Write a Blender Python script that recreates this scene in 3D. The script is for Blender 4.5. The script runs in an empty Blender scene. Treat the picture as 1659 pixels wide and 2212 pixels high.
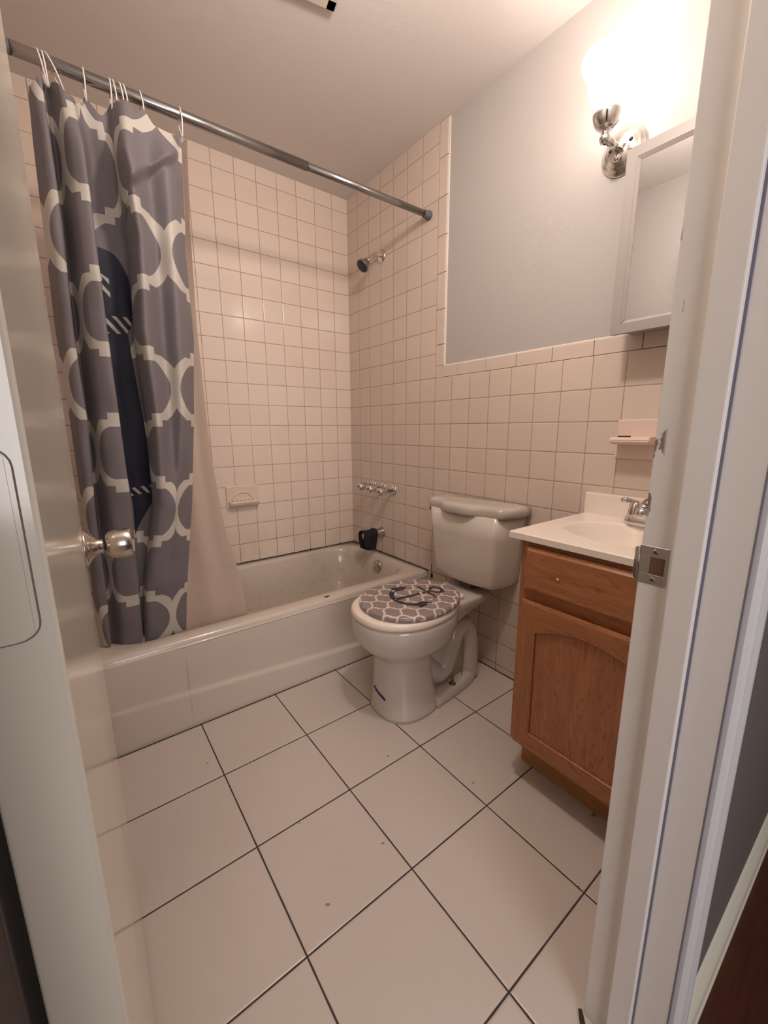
import bpy, bmesh, math, random
from mathutils import Vector, Matrix, Euler
random.seed(7)
PI = math.pi
scene = bpy.context.scene
COL = scene.collection

# ------------------------------------------------------------------ camera
cam_d = bpy.data.cameras.new('camera'); cam = bpy.data.objects.new('camera', cam_d); COL.objects.link(cam)
cam_d.sensor_fit = 'HORIZONTAL'; cam_d.sensor_width = 36.0
cam_d.lens = 885.5 * 36.0 / 1659.0
cam_d.clip_start = 0.02
RGT = Vector((0.79716999, -0.60373779, -0.00454753)); DWN = Vector((-0.12399703, -0.15634376, -0.97988845)); FWD = Vector((0.59088471, 0.78170155, -0.19949424))
M3 = Matrix((RGT, -DWN, -FWD)).transposed()
cam.matrix_world = Matrix.Translation((-1.44797, -2.25997, 1.10354)) @ M3.to_4x4()
scene.camera = cam

# ------------------------------------------------------------------ world, light, exposure
w = bpy.data.worlds.new('world'); scene.world = w; w.use_nodes = True
w.node_tree.nodes['Background'].inputs[0].default_value = (0.55, 0.60, 0.70, 1)
w.node_tree.nodes['Background'].inputs[1].default_value = 0.02
vs = scene.view_settings
vs.view_transform = 'Standard'; vs.look = 'None'; vs.gamma = 1.0; vs.exposure = 0.0
try: vs.use_curve_mapping = False
except Exception: pass
LAMP = (-0.118, -1.556, 2.045)
LAMP_COL = (1.0, 0.86, 0.79)
LAMP_W = 2.6
SHADE_E = 3.0
bl = bpy.data.lights.new('sconce_bulb_light', 'POINT'); bl.energy = LAMP_W; bl.color = LAMP_COL; bl.shadow_soft_size = 0.028
bo = bpy.data.objects.new('sconce_bulb_light', bl); bo.location = LAMP; COL.objects.link(bo)
hl = bpy.data.lights.new('hall_daylight', 'AREA'); hl.shape = 'RECTANGLE'; hl.size = 1.5; hl.size_y = 1.4
hl.energy = 36.0; hl.color = (1.0, 0.94, 0.96)
ho = bpy.data.objects.new('hall_daylight', hl); ho.location = (-1.75, -4.3, 1.4)
ho.rotation_euler = Vector((0.18, 1.0, -0.05)).to_track_quat('-Z', 'Y').to_euler(); COL.objects.link(ho)

cl_ = bpy.data.lights.new('added_fill_light', 'POINT'); cl_.shadow_soft_size = .05; cl_.energy = 25.5; cl_.color = (1.0, .87, .80)  # added fill lamp out of view, no fixture belongs to it
co = bpy.data.objects.new('added_fill_light', cl_); co.location = (-.80, -1.66, 2.145); COL.objects.link(co)

# ------------------------------------------------------------------ node helpers
class N:
    """tiny expression -> Math node compiler"""
    def __init__(s, nt, v): s.nt = nt; s.v = v
    def op(s, o, *a, clamp=False):
        n = s.nt.nodes.new('ShaderNodeMath'); n.operation = o; n.use_clamp = clamp
        for i, x in enumerate((s,) + a):
            x = x.v if isinstance(x, N) else x
            if isinstance(x, (int, float)): n.inputs[i].default_value = x
            else: s.nt.links.new(x, n.inputs[i])
        return N(s.nt, n.outputs[0])
    def __add__(s, o): return s.op('ADD', o)
    def __sub__(s, o): return s.op('SUBTRACT', o)
    def __mul__(s, o): return s.op('MULTIPLY', o)
    def __truediv__(s, o): return s.op('DIVIDE', o)
    def __neg__(s): return s.op('MULTIPLY', -1.0)
    __radd__ = __add__; __rmul__ = __mul__
    def __rsub__(s, o): return (s * -1.0) + o
    def abs(s): return s.op('ABSOLUTE')
    def sqrt(s): return s.op('SQRT')
    def min(s, o): return s.op('MINIMUM', o)
    def max(s, o): return s.op('MAXIMUM', o)
    def lt(s, o): return s.op('LESS_THAN', o)
    def gt(s, o): return s.op('GREATER_THAN', o)
    def pp(s, o): return s.op('PINGPONG', o)
    def fract(s): return s.op('FRACT')
    def floor(s): return s.op('FLOOR')
    def clamp(s): return s.op('ADD', 0.0, clamp=True)
    def ss(s, a, b):
        n = s.nt.nodes.new('ShaderNodeMapRange'); n.interpolation_type = 'SMOOTHSTEP'
        s.nt.links.new(s.v, n.inputs[0]); n.inputs[1].default_value = a; n.inputs[2].default_value = b
        return N(s.nt, n.outputs[0])
def hyp(a, b): return (a * a + b * b).sqrt()

class Mat:
    def __init__(s, name, col=(.8, .8, .8), rough=.5, metal=0.0, spec=.5, coat=0.0):
        s.m = bpy.data.materials.new(name); s.m.use_nodes = True; s.nt = s.m.node_tree
        s.b = s.nt.nodes['Principled BSDF']
        s.b.inputs['Base Color'].default_value = (*col, 1); s.b.inputs['Roughness'].default_value = rough
        s.b.inputs['Metallic'].default_value = metal; s.b.inputs['Specular IOR Level'].default_value = spec
        s.b.inputs['Coat Weight'].default_value = coat
    def coord(s, kind='Object'):
        t = s.nt.nodes.new('ShaderNodeTexCoord'); x = s.nt.nodes.new('ShaderNodeSeparateXYZ')
        s.nt.links.new(t.outputs[kind], x.inputs[0]); s.vec = t.outputs[kind]
        return [N(s.nt, o) for o in x.outputs]
    def noise(s, scale, detail=3, vscale=(1, 1, 1), kind='Object', rough=.5):
        t = s.nt.nodes.new('ShaderNodeTexCoord'); mp = s.nt.nodes.new('ShaderNodeMapping'); mp.inputs['Scale'].default_value = vscale
        n = s.nt.nodes.new('ShaderNodeTexNoise'); n.inputs['Scale'].default_value = scale; n.inputs['Detail'].default_value = detail
        n.inputs['Roughness'].default_value = rough
        s.nt.links.new(t.outputs[kind], mp.inputs[0]); s.nt.links.new(mp.outputs[0], n.inputs['Vector'])
        return N(s.nt, n.outputs['Fac'])
    def mix(s, f, a, b):
        n = s.nt.nodes.new('ShaderNodeMix'); n.data_type = 'RGBA'
        s.nt.links.new(f.v, n.inputs[0])
        for i, c in ((6, a), (7, b)):
            if isinstance(c, tuple): n.inputs[i].default_value = (*c, 1)
            else: s.nt.links.new(c, n.inputs[i])
        return n.outputs[2]
    def color(s, c): s.nt.links.new(c, s.b.inputs['Base Color']); return s
    def link(s, sock, n): s.nt.links.new(n.v, s.b.inputs[sock]); return s
    def bump(s, h, strength=.5, dist=.001):
        b = s.nt.nodes.new('ShaderNodeBump'); b.inputs['Strength'].default_value = strength; b.inputs['Distance'].default_value = dist
        s.nt.links.new(h.v, b.inputs['Height']); s.nt.links.new(b.outputs[0], s.b.inputs['Normal']); return s

T = 0.109; V1 = 0.1063; W1 = 0.1018; Z0 = 1.3409
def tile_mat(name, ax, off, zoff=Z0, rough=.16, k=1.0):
    m = Mat(name, rough=rough); c = m.coord(); a = c[ax]; z = c[2]
    da = ((a * -1.0) - (off - 50 * T)).op('MODULO', T); da = da.min(T - da)
    dz = (z - (zoff - 50 * T)).op('MODULO', T); dz = dz.min(T - dz)
    wob = (m.noise(25, 2) - .5) * .0007
    d = da.min(dz) + wob
    g = 1.0 - d.ss(.0009, .0017)
    ia = ((a * -1.0) - (off - 50 * T)) * (1 / T); iz = (z - (zoff - 50 * T)) * (1 / T)
    h = ((ia.floor() * 12.9898 + iz.floor() * 78.233).op('SINE') * 43758.5).fract()
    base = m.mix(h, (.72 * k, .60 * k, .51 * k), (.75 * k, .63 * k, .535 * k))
    grime = (m.noise(5, 4).ss(.35, .7)) * (z * -1.0 + 0.75).ss(0, .45) * .35
    base = m.mix(grime, base, (.47, .36, .26))
    gcol = m.mix((z * -1.0 + .62).ss(0, .25) * m.noise(7, 3).ss(.35, .55), (.37, .25, .17), (.05, .035, .028))
    m.color(m.mix(g, base, gcol))
    m.link('Roughness', g * .5 + rough)
    m.bump(d.ss(0, .0045) + h * .0, .9, .0011)
    return m.m
def paint_mat(name, col, rough=.45, bump=.35, scale=14):
    m = Mat(name, col, rough)
    m.bump(m.noise(scale, 5) + m.noise(120, 2) * .12, bump, .004); return m.m
M = {}
M['tile_back'] = tile_mat('back_wall_tile', 0, W1, k=1.08)  # same tile as the side wall, lightened in colour for its stronger lamplight
M['tile_side'] = tile_mat('side_wall_tile', 1, V1, k=.90)  # same tile, darkened in colour where the lamp only grazes
M['cap'] = Mat('bullnose_tile', (.66, .55, .47), .18).m
mw = Mat('painted_wall', (.46, .43, .405), .36)
_n = mw.noise(3.2, 6, rough=.65).ss(.56, .60) * mw.noise(30, 4)
mw.bump(mw.noise(10, 4) * .8 + _n * .5, .55, .004); M['paint'] = mw.m
M['ceiling'] = paint_mat('ceiling_paint', (.74, .69, .65), .75, .22, 40)
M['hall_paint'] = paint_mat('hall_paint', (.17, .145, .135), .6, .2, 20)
M['trim'] = paint_mat('white_trim_paint', (.76, .745, .75), .38, .25, 18)
mj = Mat('jamb_paint', (.84, .81, .77), .38)
_x, _y, _z = mj.coord()
chip = (mj.noise(30, 4, (1, 1, .45)).ss(.60, .62)) * ((_z - 1.16).abs() * -1 + .21).ss(0, .05) * ((_y + 2.029).abs() * -1 + .012).ss(0, .006)
mj.color(mj.mix(chip, (.84, .81, .77), (.24, .21, .17))); mj.bump(mj.noise(18, 4), .25, .003); M['jamb'] = mj.m
M['caulk'] = Mat('white_caulk', (.85, .80, .74), .4).m
M['mold'] = Mat('dark_grout_mold', (.035, .026, .02), .9).m
# floor tiles
FX, FY, FS = -1.1794, -0.7416, 0.2948
mf = Mat('floor_tile', rough=.3); x, y, z = mf.coord()
dx = (x - (FX - 40 * FS)).op('MODULO', FS); dx = dx.min(FS - dx); dy = (y - (FY - 40 * FS)).op('MODULO', FS); dy = dy.min(FS - dy)
d = dx.min(dy) + (mf.noise(18, 2) - .5) * .0012
g = 1.0 - d.ss(.0016, .0026)
base = mf.mix(mf.noise(3, 4), (.535, .465, .41), (.585, .515, .455))
spk = mf.noise(26, 1).ss(.775, .785)
base = mf.mix(spk * .7, base, (.12, .08, .06))
mf.color(mf.mix(g, base, (.045, .032, .032))); mf.link('Roughness', g * .5 + .28); mf.bump(d.ss(.0, .006), .8, .0012)
M['floor'] = mf.m
mh = Mat('dark_wood_floor', rough=.35); x, y, z = mh.coord()
pl = (y * (1 / .09)); pd = pl.fract().min(1.0 - pl.fract())
gn = mh.noise(9, 5, (1, 10, 10))
mh.color(mh.mix(1.0 - pd.ss(.0, .04), mh.mix(gn, (.05, .013, .008), (.12, .034, .018)), (.006, .003, .002))); M['hallfloor'] = mh.m
mt = Mat('tub_enamel', rough=.14, coat=.2); x, y, z = mt.coord()
corner = (hyp(x + .10, y + .12) * -1 + .55).ss(0, .45); st = mt.noise(6, 5, rough=.65).ss(.42, .8) * corner * .6
st2 = mt.noise(22, 5, rough=.7).ss(.55, .75) * (x * -1 - .15).ss(0, .1) * (.26 - z).ss(0, .1) * (y + .25).ss(0, .15)
sc = (1.0 - ((x + 1.205).abs()).ss(.002, .006)) * mt.noise(8, 3, (1, 1, .7)).ss(.42, .6) * (.32 - z).ss(0, .05) * (y * -1 - .72).ss(0, .005)
c0 = mt.mix(st, (.58, .505, .43), (.33, .24, .15)); c0 = mt.mix(st2 * .6, c0, (.18, .13, .09)); c0 = mt.mix(sc * .45, c0, (.36, .20, .12))
mt.color(c0); M['tub'] = mt.m
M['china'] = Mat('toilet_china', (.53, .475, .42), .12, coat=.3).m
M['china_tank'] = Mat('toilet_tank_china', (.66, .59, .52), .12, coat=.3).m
M['seat_plastic'] = Mat('toilet_seat_white', (.80, .69, .60), .28).m
M['ceramic'] = Mat('cream_ceramic', (.74, .61, .50), .15).m
M['ceramic_pink'] = Mat('blush_ceramic', (.76, .60, .52), .2).m
M['chrome'] = Mat('chrome', (.72, .70, .68), .10, 1.0).m
M['dull_chrome'] = Mat('worn_chrome', (.50, .47, .43), .25, 1.0).m
M['nickel'] = Mat('satin_nickel', (.55, .50, .44), .24, 1.0).m
M['steel'] = Mat('brushed_steel', (.42, .41, .41), .28, 1.0).m
M['rod'] = Mat('rod_metal', (.36, .36, .365), .24, 1.0).m
M['rubber'] = Mat('grey_rubber', (.13, .125, .125), .6).m
M['brass'] = Mat('brass', (.80, .62, .32), .25, 1.0).m
M['black'] = Mat('black_plastic', (.018, .016, .018), .45).m
M['black_cloth'] = Mat('black_cloth', (.012, .008, .010), .9).m
M['white_plastic'] = Mat('white_plastic', (.82, .74, .68), .4).m
M['vent'] = Mat('vent_plastic', (.70, .62, .53), .5).m
M['cavity'] = Mat('dark_cavity', (.06, .035, .02), .9).m
M['rawwood'] = Mat('raw_wood_pocket', (.16, .085, .05), .8).m
M['counter'] = Mat('cultured_marble', (.88, .79, .69), .16, coat=.3).m
M['blue'] = Mat('blue_tape', (.008, .02, .10), .5).m
M['mirror'] = Mat('mirror_glass', (.86, .87, .86), .015, 1.0).m
M['cab_frame'] = Mat('cabinet_white_frame', (.35, .315, .29), .4).m
md = Mat('door_gloss_paint', rough=.13); md.b.inputs['Base Color'].default_value = (.72, .655, .54, 1); md.b.inputs['Roughness'].default_value = .14; md.b.inputs['Specular IOR Level'].default_value = .75
md.bump(md.noise(14, 3, (1, 1, .12)), .12, .002); M['door'] = md.m
def wood(name, vscale, c1, c2, c3):
    m = Mat(name, rough=.33)
    g1 = m.noise(6, 6, vscale, rough=.6); g2 = m.noise(30, 3, vscale)
    rings = (m.noise(2.2, 2, vscale) * 16).fract(); rings = rings.min(1.0 - rings) * 2.0
    c = m.mix(g1.ss(.3, .7), c1, c2); c = m.mix((1.0 - rings).ss(.70, 1.0) * .55, c, c3); c = m.mix(g2.ss(.60, .72) * .5, c, c3)
    m.color(c); m.bump(g2, .25, .0006); return m.m
OA = ((.34, .130, .050), (.43, .172, .070), (.20, .066, .023))
M['oak_v'] = wood('oak_vertical_grain', (9, 9, .9), *OA)
M['oak_h'] = wood('oak_horizontal_grain', (9, .9, 9), *OA)
M['oak_toe'] = wood('oak_toe_board', (9, .9, 9), (.40, .185, .075), (.47, .225, .095), (.24, .10, .04))

# ------------------------------------------------------------------ mesh helpers
def obj(name, bm, mat, parent=None, smooth=False, loc=None):
    me = bpy.data.meshes.new(name); bm.normal_update(); bm.to_mesh(me); bm.free()
    mats = mat if isinstance(mat, (list, tuple)) else [mat]
    for q in mats: me.materials.append(q)
    o = bpy.data.objects.new(name, me); COL.objects.link(o)
    if parent is not None: o.parent = parent
    if smooth:
        for p in me.polygons: p.use_smooth = True
    if loc: o.location = loc
    return o
def tag(o, label=None, cat=None, group=None, kind=None):
    if label: o['label'] = label
    if cat: o['category'] = cat
    if group: o['group'] = group
    if kind: o['kind'] = kind
    return o
def empty(name, loc=(0, 0, 0), **k):
    o = bpy.data.objects.new(name, None); o.empty_display_size = .05; COL.objects.link(o); o.location = loc; return tag(o, **k)
def rel(o, root):
    """o was modelled in world space: keep it there under a moved root"""
    o.parent = root; o.matrix_parent_inverse = Matrix.Translation(-Vector(root.location)); return o
def box(bm, a, b, bev=0, seg=2):
    g = bmesh.ops.create_cube(bm, size=1)
    vs_ = g['verts']
    for v in vs_:
        v.co = Vector([(a[i] + b[i]) / 2 + v.co[i] * abs(b[i] - a[i]) for i in range(3)])
    if bev:
        es = list({e for v in vs_ for e in v.link_edges})
        bmesh.ops.bevel(bm, geom=es, offset=bev, segments=seg, affect='EDGES', profile=.5)
    return vs_
def B(a, b, bev=0, seg=2):
    bm = bmesh.new(); box(bm, a, b, bev, seg); return bm
def loft(bm, rings, cap=True, closed=True):
    R = [[bm.verts.new(p) for p in r] for r in rings]
    n = len(R[0])
    for a, b in zip(R, R[1:]):
        for i in range(n if closed else n - 1):
            j = (i + 1) % n; bm.faces.new((a[i], a[j], b[j], b[i]))
    if cap and closed:
        bm.faces.new(list(reversed(R[0]))); bm.faces.new(R[-1])
    return R
def frame_of(d):
    d = Vector(d).normalized(); u = d.orthogonal().normalized(); return d, u, d.cross(u)
def lathe(bm, base, axis, prof, n=32, cap=True):
    """prof: list of (distance along axis, radius)"""
    d, u, v = frame_of(axis); base = Vector(base)
    loft(bm, [[base + d * t + (u * math.cos(2 * PI * i / n) + v * math.sin(2 * PI * i / n)) * max(r, 1e-4) for i in range(n)] for t, r in prof], cap)
def catmull(P, k=8):
    P = [Vector(p) for p in P]; out = []
    for i in range(len(P) - 1):
        a = P[i - 1] if i > 0 else P[i] * 2 - P[i + 1]; b = P[i]; c = P[i + 1]; d = P[i + 2] if i + 2 < len(P) else P[i + 1] * 2 - P[i]
        for j in range(k):
            t = j / k
            out.append(.5 * ((2 * b) + (c - a) * t + (2 * a - 5 * b + 4 * c - d) * t * t + (3 * b - a - 3 * c + d) * t ** 3))
    out.append(P[-1]); return out
def tube(bm, pts, r, n=12, cap=True, closed=False, sq=1.0):
    pts = [Vector(p) for p in pts]; m = len(pts); rings = []
    up = None
    for i, p in enumerate(pts):
        if closed: t = (pts[(i + 1) % m] - pts[i - 1]).normalized()
        else: t = (pts[min(i + 1, m - 1)] - pts[max(i - 1, 0)]).normalized()
        if up is None: up = t.orthogonal().normalized()
        up = (up - t * up.dot(t)).normalized(); s = t.cross(up)
        rr = r[i] if isinstance(r, (list, tuple)) else r
        rings.append([p + (up * math.cos(2 * PI * k / n) + s * math.sin(2 * PI * k / n) * sq) * rr for k in range(n)])
    if closed: rings.append(rings[0])
    loft(bm, rings, cap and not closed)
    if closed: bmesh.ops.remove_doubles(bm, verts=bm.verts, dist=1e-6)
def prism(bm, pts2, z0, z1, f):
    """extrude polygon pts2 between z0, z1; f maps (a,b,h)->xyz"""
    loft(bm, [[f(a, b, z0) for a, b in pts2], [f(a, b, z1) for a, b in pts2]])
def recalc(bm): bmesh.ops.recalc_face_normals(bm, faces=bm.faces); return bm

# ------------------------------------------------------------------ room shell
XL = -1.505; CZ = 2.395; YF = -2.025; YH = -2.148
JL, JR, JT = -1.502, -0.795, 2.045
o = obj('floor', B((XL - .02, YH + .02, -.05), (.0, 0, 0)), M['floor']); tag(o, kind='structure')
o = obj('ceiling', B((-3.3, -4.7, CZ), (2.3, .1, CZ + .1)), M['ceiling']); tag(o, kind='structure')
wb = obj('wall_back', B((XL - .1, .001, 0), (.1, .12, CZ)), M['paint']); tag(wb, kind='structure')
obj('tile_field', B((XL, -.008, .34), (0, .001, CZ)), M['tile_back'], wb).location = (0, .008, 0)
# right wall: paint plane sits 7 mm behind the tile face
wr = obj('wall_right', B((.007, YF, 0), (.12, .1, CZ)), M['paint']); tag(wr, kind='structure')
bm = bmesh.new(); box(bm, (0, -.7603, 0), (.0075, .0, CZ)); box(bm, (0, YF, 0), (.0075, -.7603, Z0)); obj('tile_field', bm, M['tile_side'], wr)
bm = bmesh.new()
def bull(p0, p1, horizontal):
    # one trim tile with a rolled outer edge
    r = .007; g = .0014
    if horizontal:
        y0, y1 = p0 - g, p1 + g; prof = [(.0075, Z0 + g), (0, Z0 + g)] + [(r - r * math.cos(a), 1.3945 - r + r * math.sin(a)) for a in [PI / 2 * k / 6 for k in range(7)]] + [(.0075, 1.3945)]
        loft(bm, [[(x_, y0, z_) for x_, z_ in prof], [(x_, y1, z_) for x_, z_ in prof]])
    else:
        z0, z1 = p0 - g, p1 + g; prof = [(.0075, -.7603 - g), (0, -.7603 - g)] + [(r - r * math.cos(a), -.8155 + r - r * math.sin(a)) for a in [PI / 2 * k / 6 for k in range(7)]] + [(.0075, -.8155)]
        loft(bm, [[(x_, y_, z0) for x_, y_ in prof], [(x_, y_, z1) for x_, y_ in prof]])
ys = [-.8155, -.9056, -1.0625, -1.2155, -1.3690, -1.5209, -1.6722, -1.826, -1.979, YF]
for a, b in zip(ys, ys[1:]): bull(a, b, True)
zs = [CZ, 2.258, 2.1053, 1.9509, 1.797, 1.6433, 1.4899, 1.3945]
for a, b in zip(zs, zs[1:]): bull(a, b, False)
# mitred corner pieces
e = .0008
for poly in ([(-.7603 - e, Z0 + 2 * e), (-.8155, 1.3945), (-.7603 - e, 1.3945)], [(-.7603 - 2 * e, Z0 + e), (-.8155, Z0 + e), (-.8155, 1.3945 - e)]):
    prism(bm, poly, 0, .0075, lambda a, b, h: (h, a, b))
obj('trim_tiles', recalc(bm), M['cap'], wr)
bm = bmesh.new(); box(bm, (.0035, -.820, 1.392), (.0085, -.8150, CZ), .001); box(bm, (.0045, YF, 1.3925), (.0085, -.8155, 1.3965), .001)
obj('caulk_line', bm, M['caulk'], wr)
bm = bmesh.new(); box(bm, (.006, YF, Z0 - .003), (.0078, -.76, 1.39)); box(bm, (.006, -.812, 1.34), (.0078, -.758, CZ)); obj('grout_bed', bm, Mat('brown_grout', (.33, .22, .15), .9).m, wr)
# left wall
wl = obj('wall_left', B((XL - .12, YF, 0), (XL, .1, CZ)), M['paint']); tag(wl, kind='structure')
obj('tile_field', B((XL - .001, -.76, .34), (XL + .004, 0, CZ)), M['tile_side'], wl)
# front wall with doorway
bm = bmesh.new(); box(bm, (JR + .02, YH, 0), (.12, YF, CZ)); box(bm, (XL - .12, YH, JT + .02), (JR + .02, YF, CZ)); box(bm, (XL - .12, YH, 0), (JL - .02, YF, CZ))
wf = obj('wall_front', bm, M['paint']); tag(wf, kind='structure')
bm = bmesh.new()
box(bm, (JR, YH - .0, .0), (JR + .021, YF, JT), .0015)
box(bm, (JL - .02, YH, JT), (JR + .02, YF, JT + .021), .0015)
dj = obj('trim_1', bm, M['jamb']); tag(dj, kind='structure')
lj = obj('trim_5', B((JL - .021, YH, .0), (JL, YF, JT), .0015), Mat('dark_brown_jamb', (.035, .015, .008), .6).m); tag(lj, kind='structure')  # left jamb in one even dark brown
bm = bmesh.new()
box(bm, (JR - .012, -2.1014, .0), (JR + .001, -2.0675, JT), .002)
box(bm, (JL, -2.1014, JT - .012), (JR, -2.0675, JT + .001), .002)
obj('door_stop', bm, M['jamb'], dj)
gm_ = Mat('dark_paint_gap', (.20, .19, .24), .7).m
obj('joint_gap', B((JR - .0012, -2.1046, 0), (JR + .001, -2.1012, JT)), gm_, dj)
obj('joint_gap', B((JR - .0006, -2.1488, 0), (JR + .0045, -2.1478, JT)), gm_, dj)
bm = bmesh.new()
for s, x0 in ((1, JR + .005), (-1, JL - .005)):
    prof = [(0, 0), (0, .006), (.003, .011), (.009, .0135), (.014, .0125), (.018, .0105), (.030, .0115), (.046, .0145), (.055, .0145), (.058, .0120), (.058, 0)]
    loft(bm, [[(x0 + s * a, YH - b, 0) for a, b in prof], [(x0 + s * a, YH - b, JT + .06) for a, b in prof]])
box(bm, (JL - .005, YH - .0145, JT + .005), (JR + .005, YH, JT + .06), .003)
o = obj('trim_2', recalc(bm), M['trim']); tag(o, kind='structure')
# hallway shell
hf = obj('floor_hall', B((-3.3, -4.7, -.05), (2.3, YH + .02, -.0)), M['hallfloor']); tag(hf, kind='structure')
bm = bmesh.new(); box(bm, (.12, YH, 0), (2.3, YH + .1, CZ)); box(bm, (XL - .12, YH - .0006, 0), (JL - .06, YH + .01, CZ)); box(bm, (JR + .062, YH - .0006, 0), (.13, YH + .01, CZ)); box(bm, (JL - .06, YH - .0006, JT + .064), (JR + .062, YH + .01, CZ)); box(bm, (-3.3, YH, 0), (XL - .12, YH + .1, CZ))
tag(obj('wall_hall_near', bm, M['hall_paint']), kind='structure')
tag(obj('wall_hall_far', B((-3.3, -4.8, 0), (2.3, -4.7, CZ)), M['hall_paint']), kind='structure')
tag(obj('wall_hall_left', B((-3.4, -4.7, 0), (-3.3, YH, CZ)), M['hall_paint']), kind='structure')
tag(obj('wall_hall_right', B((2.3, -4.7, 0), (2.4, YH, CZ)), M['hall_paint']), kind='structure')
bm = bmesh.new(); prof = [(0, 0), (.015, 0), (.015, .012), (.013, .016), (.012, .060), (.014, .064), (.011, .074), (.005, .088), (0, .092)]
loft(bm, [[(JR + .063, YH - .0006 - a, b) for a, b in prof], [(2.3, YH - .0006 - a, b) for a, b in prof]])
tag(obj('baseboard_hall', recalc(bm), Mat('hall_baseboard_paint', (.86, .82, .66), .35).m), kind='structure')
# dark joints
bm = bmesh.new()
pts = [(-.004 + random.uniform(-.001, .001), y_ / 100, .361 + random.uniform(-.0015, .0015)) for y_ in range(-74, 1, 2)]
tube(bm, pts, [random.uniform(.0018, .0042) for _ in pts], 6)
pts = [(x_ / 100, -.004, .361 + random.uniform(-.0015, .0015)) for x_ in range(-150, 1, 2)]
tube(bm, pts, [random.uniform(.0010, .0032) for _ in pts], 6)
box(bm, (-.003, -.770, .325), (.0, -.757, .350)); box(bm, (-.002, -.7615, .345), (-.0001, -.7592, .40))
box(bm, (-.003, YF, .0), (.001, -.745, .0035)); box(bm, (XL, -.7450, .0), (0, -.7418, .0025))
tag(obj('trim_3', bm, M['mold']), kind='structure')
# broken corner joint of the doorway floor
bm = bmesh.new()
tube(bm, [(-.797, -2.020, .001), (-.815, -2.035, .001), (-.812, -2.06, .001), (-.80, -2.09, .001)], [.004, .006, .004, .003], 6)
tube(bm, [(-.815, -2.035, .001), (-.835, -2.042, .001), (-.86, -2.036, .001)], [.005, .003, .002], 6)
tag(obj('trim_4', bm, M['mold']), kind='structure')

# ------------------------------------------------------------------ bathtub
tub = empty('bathtub', (-.7525, -.37, 0), label='cream enamel bathtub along the back wall, with grime near the drain end', cat='bathtub')
bm = bmesh.new()
RZ = .359
def srect(cx, cy, hx, hy, r, n=14):
    P = []
    for (sx, sy, a0) in ((1, 1, 0), (-1, 1, PI / 2), (-1, -1, PI), (1, -1, 3 * PI / 2)):
        for k in range(n + 1):
            a = a0 + PI / 2 * k / n
            P.append((cx + sx * (hx - r) + r * math.cos(a), cy + sy * (hy - r) + r * math.sin(a)))
    return P
def eased(x0, x1, y0, y1, r): return srect((x0 + x1) / 2, (y0 + y1) / 2, (x1 - x0) / 2, (y1 - y0) / 2, r)
x0, x1, y0, y1 = XL + .004, -.001, -.7405, -.001
rings = []
NX = 60
def ring(P, z_): rings.append([Vector((a, b, z_(a, b) if callable(z_) else z_)) for a, b in P])
ring(eased(x0, x1, y0 + .02, y1, .01), RZ - .055)
ring(eased(x0, x1, y0 + .004, y1, .012), RZ - .030)
ring(eased(x0, x1, y0 + .003, y1, .014), RZ - .018)
ring(eased(x0, x1, y0 + .009, y1, .018), RZ - .006)
ring(eased(x0 + .004, x1 - .002, y0 + .020, y1 - .002, .02), RZ)
ring(eased(x0 + .055, x1 - .040, y0 + .070, y1 - .040, .14), RZ - .001)
ring(eased(x0 + .063, x1 - .052, y0 + .079, y1 - .050, .15), RZ - .006)
ring(eased(x0 + .070, x1 - .060, y0 + .086, y1 - .056, .155), RZ - .020)
ring(eased(x0 + .105, x1 - .075, y0 + .097, y1 - .066, .16), RZ - .10)
ring(eased(x0 + .165, x1 - .092, y0 + .112, y1 - .082, .16), RZ - .20)
ring(eased(x0 + .235, x1 - .110, y0 + .135, y1 - .105, .15), RZ - .275)
ring(eased(x0 + .290, x1 - .145, y0 + .170, y1 - .140, .13), RZ - .300)
ring(eased(x0 + .40, x1 - .30, y0 + .27, y1 - .25, .05), RZ - .307)
loft(bm, rings, cap=False)
bm.faces.new([v for v in bm.verts][-len(rings[0]):])
recalc(bm)
for f in bm.faces:
    if f.normal.z < -.3 and f.calc_center_median().z > .04: f.normal_flip()
rel(obj('basin', bm, M['tub'], smooth=True), tub)
# apron with the slanting crease
bm = bmesh.new()
NA, NZ = 90, 70
V = []
def sst(a, b, t): t = max(0, min(1, (t - a) / (b - a))); return t * t * (3 - 2 * t)
for i in range(NA + 1):
    X = x0 + (x1 - x0) * i / NA; row = []
    zc = .052 + .105 * (abs(X) / 1.45) ** 1.25
    fade = sst(1.48, .95, 0) if False else max(0, min(1, (1.46 + X) / .45 + .12))
    for j in range(NZ + 1):
        Z = (RZ - .018) * j / NZ
        ins = .013 * sst(zc - .004, zc + .016, Z) * fade * (1 - sst(.10, .33, Z) * .85)
        roll = .006 * sst(.27, .335, Z)
        Y = y0 + .0035 + ins - roll * .0
        if j == NZ: Y = y0 + .003
        row.append(bm.verts.new((X, Y, Z)))
    V.append(row)
for i in range(NA):
    for j in range(NZ): bm.faces.new((V[i][j], V[i + 1][j], V[i + 1][j + 1], V[i][j + 1]))
rel(obj('apron', bm, M['tub'], smooth=True), tub)
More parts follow.
